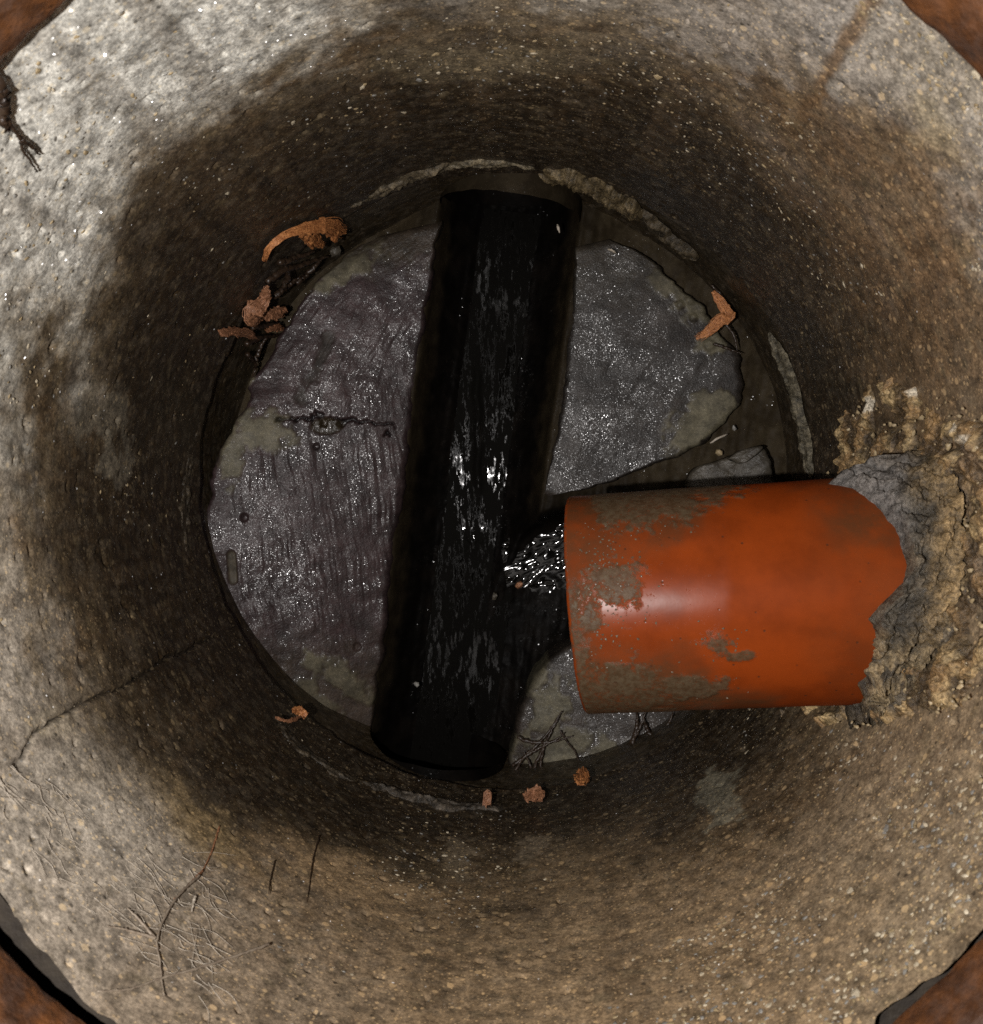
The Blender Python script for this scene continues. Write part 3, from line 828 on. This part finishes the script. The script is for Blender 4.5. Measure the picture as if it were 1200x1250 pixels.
# ================================================================== aggregate showing in the wall
chip_me = []
for k in range(12):
    V, T = SHAPES[k % 8]
    me = raw_mesh('aggregate_chip', V, None, T, smooth=False); me.materials.append(CHIP[(0, 1, 0, 2, 1, 0)[k % 6]]); chip_me.append(me)
def wall_spot():
    while True:
        px, py = random.uniform(-20, 1220), random.uniform(-20, 1270)
        p = wall_hit(px, py, .3)
        if not (.06 < p[2] < .485): continue
        th = math.degrees(math.atan2(p[1], p[0])) % 360
        wgt = .28
        if 250 < th < 345: wgt = 1.0
        elif th > 345 or th < 30: wgt = .55
        elif 30 <= th < 110: wgt = .55
        elif 110 <= th < 175: wgt = .22
        if p[2] < .16: wgt *= .45
        if 955 < px < 1200 and 455 < py < 890: continue
        if random.random() < wgt: return p, th
for i in range(290):
    p, th = wall_spot()
    nrm = np.array([-p[0], -p[1], random.uniform(-.03, .1)]); nrm /= np.linalg.norm(nrm)
    sz = .0013 + .0026*random.random()**2
    Rm = frame_at(nrm, random.uniform(0, 6.28)); q = p + nrm*(sz*-.05 - .0008)
    o = bpy.data.objects.new('aggregate_chip', random.choice(chip_me)); COL.objects.link(o); o.parent = shaft
    mw = Matrix(Rm.tolist()).to_4x4(); mw.translation = (q - np.array(shaft.location)).tolist()
    o.matrix_basis = mw @ Matrix.Diagonal((sz*random.uniform(.8, 1.3), sz*random.uniform(.8, 1.3), sz*.6, 1))
for mi in range(3):
    sp = []
    for i in range(2600):
        p, th = wall_spot()
        nrm = np.array([-p[0], -p[1], 0]); nrm /= np.linalg.norm(nrm)
        sz = .0005 + .0016*random.random()**2
        if 275 < th < 345 and p[2] > .17: sz *= 1.2
        sp.append((p+nrm*(-.0006), nrm, sz*np.array([random.uniform(.8, 1.3), random.uniform(.7, 1.3), .6])))
    grains(sp, 'aggregate_grit', CHIP[mi], shaft)
# flakes standing on the broken mortar
sp = []
for i in range(320):
    px, py = random.uniform(1000, 1200), random.uniform(480, 890)
    if poly_in(np.array([px]), np.array([py]), PATCH)[0] < 4: continue
    p = wall_hit(px, py, .293); nrm = np.array([-p[0], -p[1], .2]); sp.append((p, nrm, random.uniform(.0008, .0028)))
grains(sp, 'mortar_crumbs', CHIP[1], shaft)

# ================================================================== iron frame
frame = thing('iron_surround', (0, 0, .50), 'rusty cast iron manhole frame ringing the top of the shaft', 'iron surround')
lathe('frame_ring', [(.345, .515), (.295, .512), (.2885, .516), (.2865, .530), (.287, .548), (.291, .556), (.312, .556)], 420, RUST, frame, .0028, 55, (-.004, -.008))
lathe('cover_seat', [(.311, .5555), (.334, .556), (.337, .566), (.339, .600), (.352, .602), (.356, .590), (.358, .515)], 300, RUST, frame, .0022, 55, (-.004, -.008))

# ================================================================== root scraps and debris
def scrap(px_pts, widths, depth, m, label, strands=9, sheet=True, name='root_scrap', cat='root scrap', z=None, group='torn root scraps along the joint'):
    pts = [at(px, py, z) if z is not None else wall_hit(px, py, depth) for px, py in px_pts]
    n = 36
    q = resample([tuple(p) for p in pts], n)
    w = np.interp(np.linspace(0, 1, n), np.linspace(0, 1, len(widths)), widths)
    tg = np.gradient(q, axis=0); tg /= np.linalg.norm(tg, axis=1)[:, None]
    v = CAM-q; v /= np.linalg.norm(v, axis=1)[:, None]
    sdv = np.cross(tg, v); sdv /= np.linalg.norm(sdv, axis=1)[:, None]
    up = np.cross(sdv, tg)
    bd = Build()
    if sheet:
        k = 14; ang = np.linspace(0, 2*math.pi, k, endpoint=False)
        tear = 1 + .9*perlin(np.stack([np.linspace(0, n*.45, n)[:, None]+0*ang, np.sign(np.cos(ang))[None, :]*3.7+0*q[:, :1]+(len(label)*7) % 97, 0*ang[None, :]+0*q[:, :1]], -1))
        P = q[:, None] + sdv[:, None]*(w[:, None]*tear*np.cos(ang))[..., None] + up[:, None]*(w[:, None]*.16*np.sin(ang))[..., None]
        P = P + (fbm(P, 160, 3)*.9)[..., None]*w[:, None, None]*(sdv[:, None]*.6+up[:, None]*.7) + (perlin(P*420)*.55)[..., None]*w[:, None, None]*up[:, None]
        I = np.arange(n*k).reshape(n, k); J = np.roll(I, -1, 1)
        bd.add(P.reshape(-1, 3), np.stack([I[:-1], J[:-1], J[1:], I[1:]], -1).reshape(-1, 4))
    for j in range(strands*4):
        a, b = sorted((random.uniform(-.1, .5), random.uniform(.5, 1.1)))
        ii = np.clip(np.linspace(a, b, 14)*(n-1), 0, n-1)
        c = np.stack([np.interp(ii, np.arange(n), q[:, t]) for t in range(3)], 1)
        sd = np.stack([np.interp(ii, np.arange(n), sdv[:, t]) for t in range(3)], 1); uu = np.stack([np.interp(ii, np.arange(n), up[:, t]) for t in range(3)], 1)
        ww = np.interp(ii, np.arange(n), w)
        o1, o2 = random.uniform(-1, 1), random.uniform(.0, .4)
        wig = np.cumsum(rng.normal(size=14))*.10
        c = c + sd*((o1+wig)*ww*.9)[:, None] + uu*(o2*ww)[:, None]
        e = b > .95
        if e: c[-4:] += sd[-4:]*(np.linspace(0, 1, 4)*random.uniform(-.004, .004))[:, None]
        bd.add(*tube(c, np.array([.0003, .0005, .0004, .00012])*random.uniform(.7, 1.5), 5, .15))
    o = obj(name, bd.mesh(name), m)
    return tag(o, label, cat, group)
scrap([(322, 318), (330, 300), (348, 287), (372, 279), (398, 276), (422, 283)], [.0025, .003, .004, .006, .009, .003], .292, SCRAP, 'long curved orange root scrap at the upper left joint', 12)
scrap([(368, 283), (382, 292), (396, 300)], [.004, .007, .002], .290, SCRAP, 'short orange flap tucked under the long curved root scrap', 4)
scrap([(326, 350), (322, 368), (308, 382), (318, 392)], [.003, .007, .009, .003], .290, SCRAPB, 'crumpled three-lobed brown scrap above the left bench', 7)
scrap([(322, 388), (338, 382), (350, 378)], [.003, .006, .002], .288, SCRAPB, 'small brown lobe lying against the crumpled scrap on the left', 4)
scrap([(268, 407), (288, 404), (306, 408), (314, 417)], [.003, .005, .004, .002], .291, SCRAPB, 'flat dull brown strip left of the crumpled scrap', 5)
scrap([(324, 404), (336, 400), (346, 402)], [.002, .004, .002], .288, SCRAPB, 'tiny brown shred touching the edge of the left bench', 3)
scrap([(870, 356), (882, 372), (889, 386), (878, 392), (868, 402), (850, 414)], [.002, .005, .006, .005, .004, .001], None, SCRAP, 'frayed orange root tuft at the right edge of the bench', 16, True, z=-.075)
scrap([(590, 974), (600, 975)], [.005, .006, .004], .288, SCRAPB, 'small round reddish scrap at the bottom end of the channel', 6)
scrap([(640, 974), (652, 968), (664, 974)], [.004, .006, .003], .288, SCRAPB, 'jagged reddish scrap at the foot of the bottom wall between two others', 9)
scrap([(709, 938), (711, 948), (708, 958)], [.004, .0065, .004], .286, SCRAP, 'round orange nut-like scrap hanging on a dark rootlet', 8)
scrap([(356, 866), (366, 868), (374, 874)], [.002, .004, .002], .284, SCRAP, 'small orange scrap at the lower left edge of the bench', 4)
scrap([(336, 876), (352, 880), (368, 874)], [.001, .002, .001], .286, SCRAPB, 'thin brown sliver beneath the small orange scrap', 3)

def rootlets(lines, name, m, label, cat, where, rad=.0011, sides=6, group=None, kind=None):
    bd = Build()
    for ln in lines:
        pts = [where(*p) for p in ln]
        q = resample([tuple(p) for p in pts], max(10, 9*len(pts)))
        q = q + rng.normal(size=q.shape)*rad*.16
        bd.add(*tube(q, [rad, rad*.9, rad*.7, rad*.3], sides, .1))
    return tag(obj(name, bd.mesh(name), m), label, cat, group, kind)
onbench = lambda px, py: at(px, py, -.078)
rootlets([[(620, 960), (635, 930), (655, 910), (672, 890), (684, 870)], [(625, 935), (650, 918), (680, 902), (690, 894)], [(655, 960), (652, 940), (662, 915), (686, 868)],
          [(632, 900), (650, 906), (675, 905), (700, 898)], [(640, 965), (648, 940), (640, 918)], [(665, 955), (660, 930), (668, 900)], [(662, 962), (650, 950), (655, 925)]],
         'root_bundle', ROOTD, 'dark bundle of rootlets spread over the small corner bench', 'roots', onbench, .0021)
rootlets([[(684, 892), (692, 905), (702, 918), (709, 938)]], 'rootlet', ROOTD, 'single dark rootlet curving down to the orange nut-like scrap', 'root', onbench, .0012)
rootlets([[(760, 935), (772, 905), (782, 886), (790, 866)], [(772, 908), (778, 880), (776, 868)], [(800, 905), (790, 890), (784, 872)], [(768, 925), (790, 905), (815, 885), (822, 868)], [(742, 925), (750, 940), (745, 955)]],
         'root_bundle', ROOTD, 'dark root clump at the wall directly below the orange pipe', 'roots', lambda px, py: at(px, py, -.07), .0028)
onwall = lambda px, py: wall_hit(px, py, .2972)
rootlets([[(-6, 85), (4, 110), (6, 135), (14, 155), (24, 168), (28, 182), (36, 196), (46, 210)], [(0, 130), (10, 150), (22, 166)], [(26, 170), (38, 178), (49, 190)]],
         'wall_root', ROOTD, 'black forked root hanging below the frame at the upper left', 'root', onwall, .0014)
rootlets([[(-8, 95), (2, 115), (4, 145), (10, 160)]], 'wall_root', ROOTD, 'added black wedge standing in for the dark gap at the upper left', 'root', lambda a, b: wall_hit(a, b, .297), .0042)  # solid put in for the black wedge of shade below the frame
rootlets([[(268, 1008), (258, 1040), (244, 1070)], [(248, 1062), (225, 1085), (212, 1098)]], 'wall_root', SCRAPB, 'brown root on the bottom wall leading to a pale fork', 'root', onwall, .0007)
rootlets([[(244, 1068), (222, 1088), (205, 1112), (192, 1145), (195, 1175), (200, 1215)], [(190, 1146), (165, 1138), (130, 1130)], [(190, 1146), (172, 1125), (155, 1108)]],
         'wall_root', ROOTM, 'pale forked root at the lower left of the shaft', 'root', onwall, .0009)
rootlets([[(330, 1152), (285, 1168), (240, 1182), (190, 1196), (160, 1207), (120, 1210)]], 'wall_root', ROOTM, 'long pale root crossing below the forked one', 'root', onwall, .0009)
rootlets([[(336, 1050), (330, 1075), (328, 1092)]], 'wall_root', ROOTD, 'short dark root low on the bottom wall, left of a longer one', 'root', onwall, .0006)
rootlets([[(390, 1020), (382, 1050), (378, 1080), (374, 1102)]], 'wall_root', ROOTD, 'dark upright root on the bottom wall below the channel end', 'root', onwall, .0006)
rootlets([[(238, 1094), (234, 1112)]], 'wall_root', ROOTL, 'very short pale rootlet beside the pale fork', 'root', onwall, .0010)
# fine hairs on the lower left wall
lines = []
for i in range(300):
    x, y = random.uniform(-10, 260), random.uniform(930, 1240)
    if y < 950 + (x-60)*.45 or y > 1260: continue
    if wall_hit(x, y, .298)[2] > .455: continue
    a = math.radians(random.gauss(28, 22)); L = random.uniform(14, 62); b = random.uniform(-8, 8)
    lines.append([(x, y), (x+L*.5*math.cos(a)-b*math.sin(a), y+L*.5*math.sin(a)+b*math.cos(a)), (x+L*math.cos(a), y+L*math.sin(a))])
rootlets(lines, 'root_hairs', ROOTL, 'web of fine pale root hairs on the lower left wall', 'root hairs', lambda a, b: wall_hit(a, b, .2982), .0002, 4, None, 'stuff')

rootlets([[(325, 345), (345, 330), (372, 322), (402, 312)], [(345, 352), (352, 336), (346, 318)], [(362, 345), (380, 330), (392, 316)], [(335, 362), (350, 350), (366, 338)], [(340, 320), (360, 315), (384, 306)]],
         'root_bundle', ROOTD, 'black matted roots beneath the long curved orange scrap', 'roots', lambda a, b: wall_hit(a, b, .293), .0032)
rootlets([[(300, 420), (318, 412), (336, 410), (352, 404)], [(312, 440), (318, 424), (326, 410)], [(308, 400), (322, 398), (340, 394)], [(302, 432), (312, 446), (308, 462)]],
         'root_bundle', ROOTD, 'black matted roots under the crumpled brown scrap at the left', 'roots', lambda a, b: wall_hit(a, b, .291), .0026)
rootlets([[(872, 420), (890, 426), (905, 432)], [(868, 348), (880, 360), (888, 372)], [(886, 396), (896, 410), (900, 428)]],
         'rootlet', ROOTD, 'dark rootlets around the frayed orange tuft on the right', 'roots', lambda a, b: at(a, b, -.085), .0016)
# broken slab and splinters beside the pipe
def slab(poly, z, th, name, m, label, cat, tilt=0.0):
    c = np.mean(np.array(poly), 0); n = 64
    ring = resample([tuple(at(px, py, z)) for px, py in poly+poly[:1]], n+1)[:n]
    cen = ring.mean(0); rows = []
    for f in (0.02, .25, .5, .75, .92, 1.0):
        rows.append(cen + (ring-cen)*f)
    T = np.array(rows); T[..., 2] += fbm(T, 45, 4)*.008 + (T[..., 0]-cen[0])*tilt; T[-1, :, 2] -= .003
    Bt = T[::-1].copy(); Bt[..., 2] -= th
    P = np.concatenate([T, Bt], 0).transpose(1, 0, 2)
    P[..., :2] += (fbm(P, 120, 3)*.002)[..., None]
    return tag(grid_obj(name, P, m, None, True), label, cat)
slab([(838, 594), (850, 572), (880, 562), (905, 552), (930, 546), (938, 560), (944, 586), (946, 600), (880, 606)], -.088, .014, 'mortar_slab', SLAB, 'broken grey mortar slab wedged behind the orange pipe', 'rubble', .12)
slab([(890, 560), (905, 550), (932, 544), (922, 556), (905, 566)], -.07, .006, 'mortar_flake', SLAB, 'thin flake leaning on the broken mortar slab', 'rubble', .1)
def splinter(a, b, z, label):
    q = resample([tuple(at(*a, z)), tuple(at((a[0]+b[0])/2, (a[1]+b[1])/2-1, z+.002)), tuple(at(*b, z))], 9)
    bd = Build(); bd.add(*tube(q, [.0007, .0015, .0013, .0006], 6, .2))
    return tag(obj('splinter', bd.mesh('splinter'), ROOTL), label, 'splinter')
splinter((867, 541), (888, 530), -.10, 'pale splinter lying in the gully above the broken slab')
splinter((742, 304), (752, 309), -.08, 'tiny pale straw at the top right of the channel')
splinter((680, 274), (683, 284), -.08, 'tiny upright straw by the channel mouth')
def pebble(px, py, z, sz, seed, m, label, name='pebble', cat='pebble'):
    V, T = stone_shape(seed, .7)
    me = raw_mesh(name, V*sz, None, T, smooth=False); o = obj(name, me, m); o.location = at(px, py, z).tolist()
    o.rotation_euler = (.3, .2, seed*.7); return tag(o, label, cat)
pebble(508, 835, -.118, .0042, 31, CHIP[2], 'small pale grey pebble on the black channel side, lower left')
pebble(634, 714, -.140, .0065, 32, SCRAPB, 'tan lump in the water where the trickle joins', 'lump', 'debris')
pebble(604, 728, -.142, .0060, 33, SLAB, 'dark grey lump in the water left of the tan one', 'lump', 'debris')
pebble(896, 522, -.10, .0035, 34, CHIP[2], 'grey crumb at the corner of the right bench', 'pebble', 'pebble')
pebble(878, 552, -.10, .0042, 35, CHIP[1], 'tan crumb in the gully above the broken slab', 'pebble', 'pebble')
pebble(410, 306, -.07, .009, 36, SLAB, 'dark green-grey lump under the long curved root scrap', 'lump', 'debris')

# ================================================================== ground outside
def build_ground():
    n = 200
    th = np.linspace(0, 2*math.pi, n, endpoint=False)[:, None]
    r = np.concatenate([[.357, .36, .37, .385], np.geomspace(.40, 60, 60)])[None, :]
    P = np.stack([r*np.cos(th), r*np.sin(th), np.full((n, 64), .585)], -1)
    P[..., 2] += fbm(P*np.array([1, 1, 0]), 7, 4)*.02*sm(.37, .6, r)
    P[:, 0, 2] = .40
    return tag(grid_obj('ground', P, GROUND, None, True), 'bare brown soil around the manhole', 'ground', None, 'structure')
build_ground()
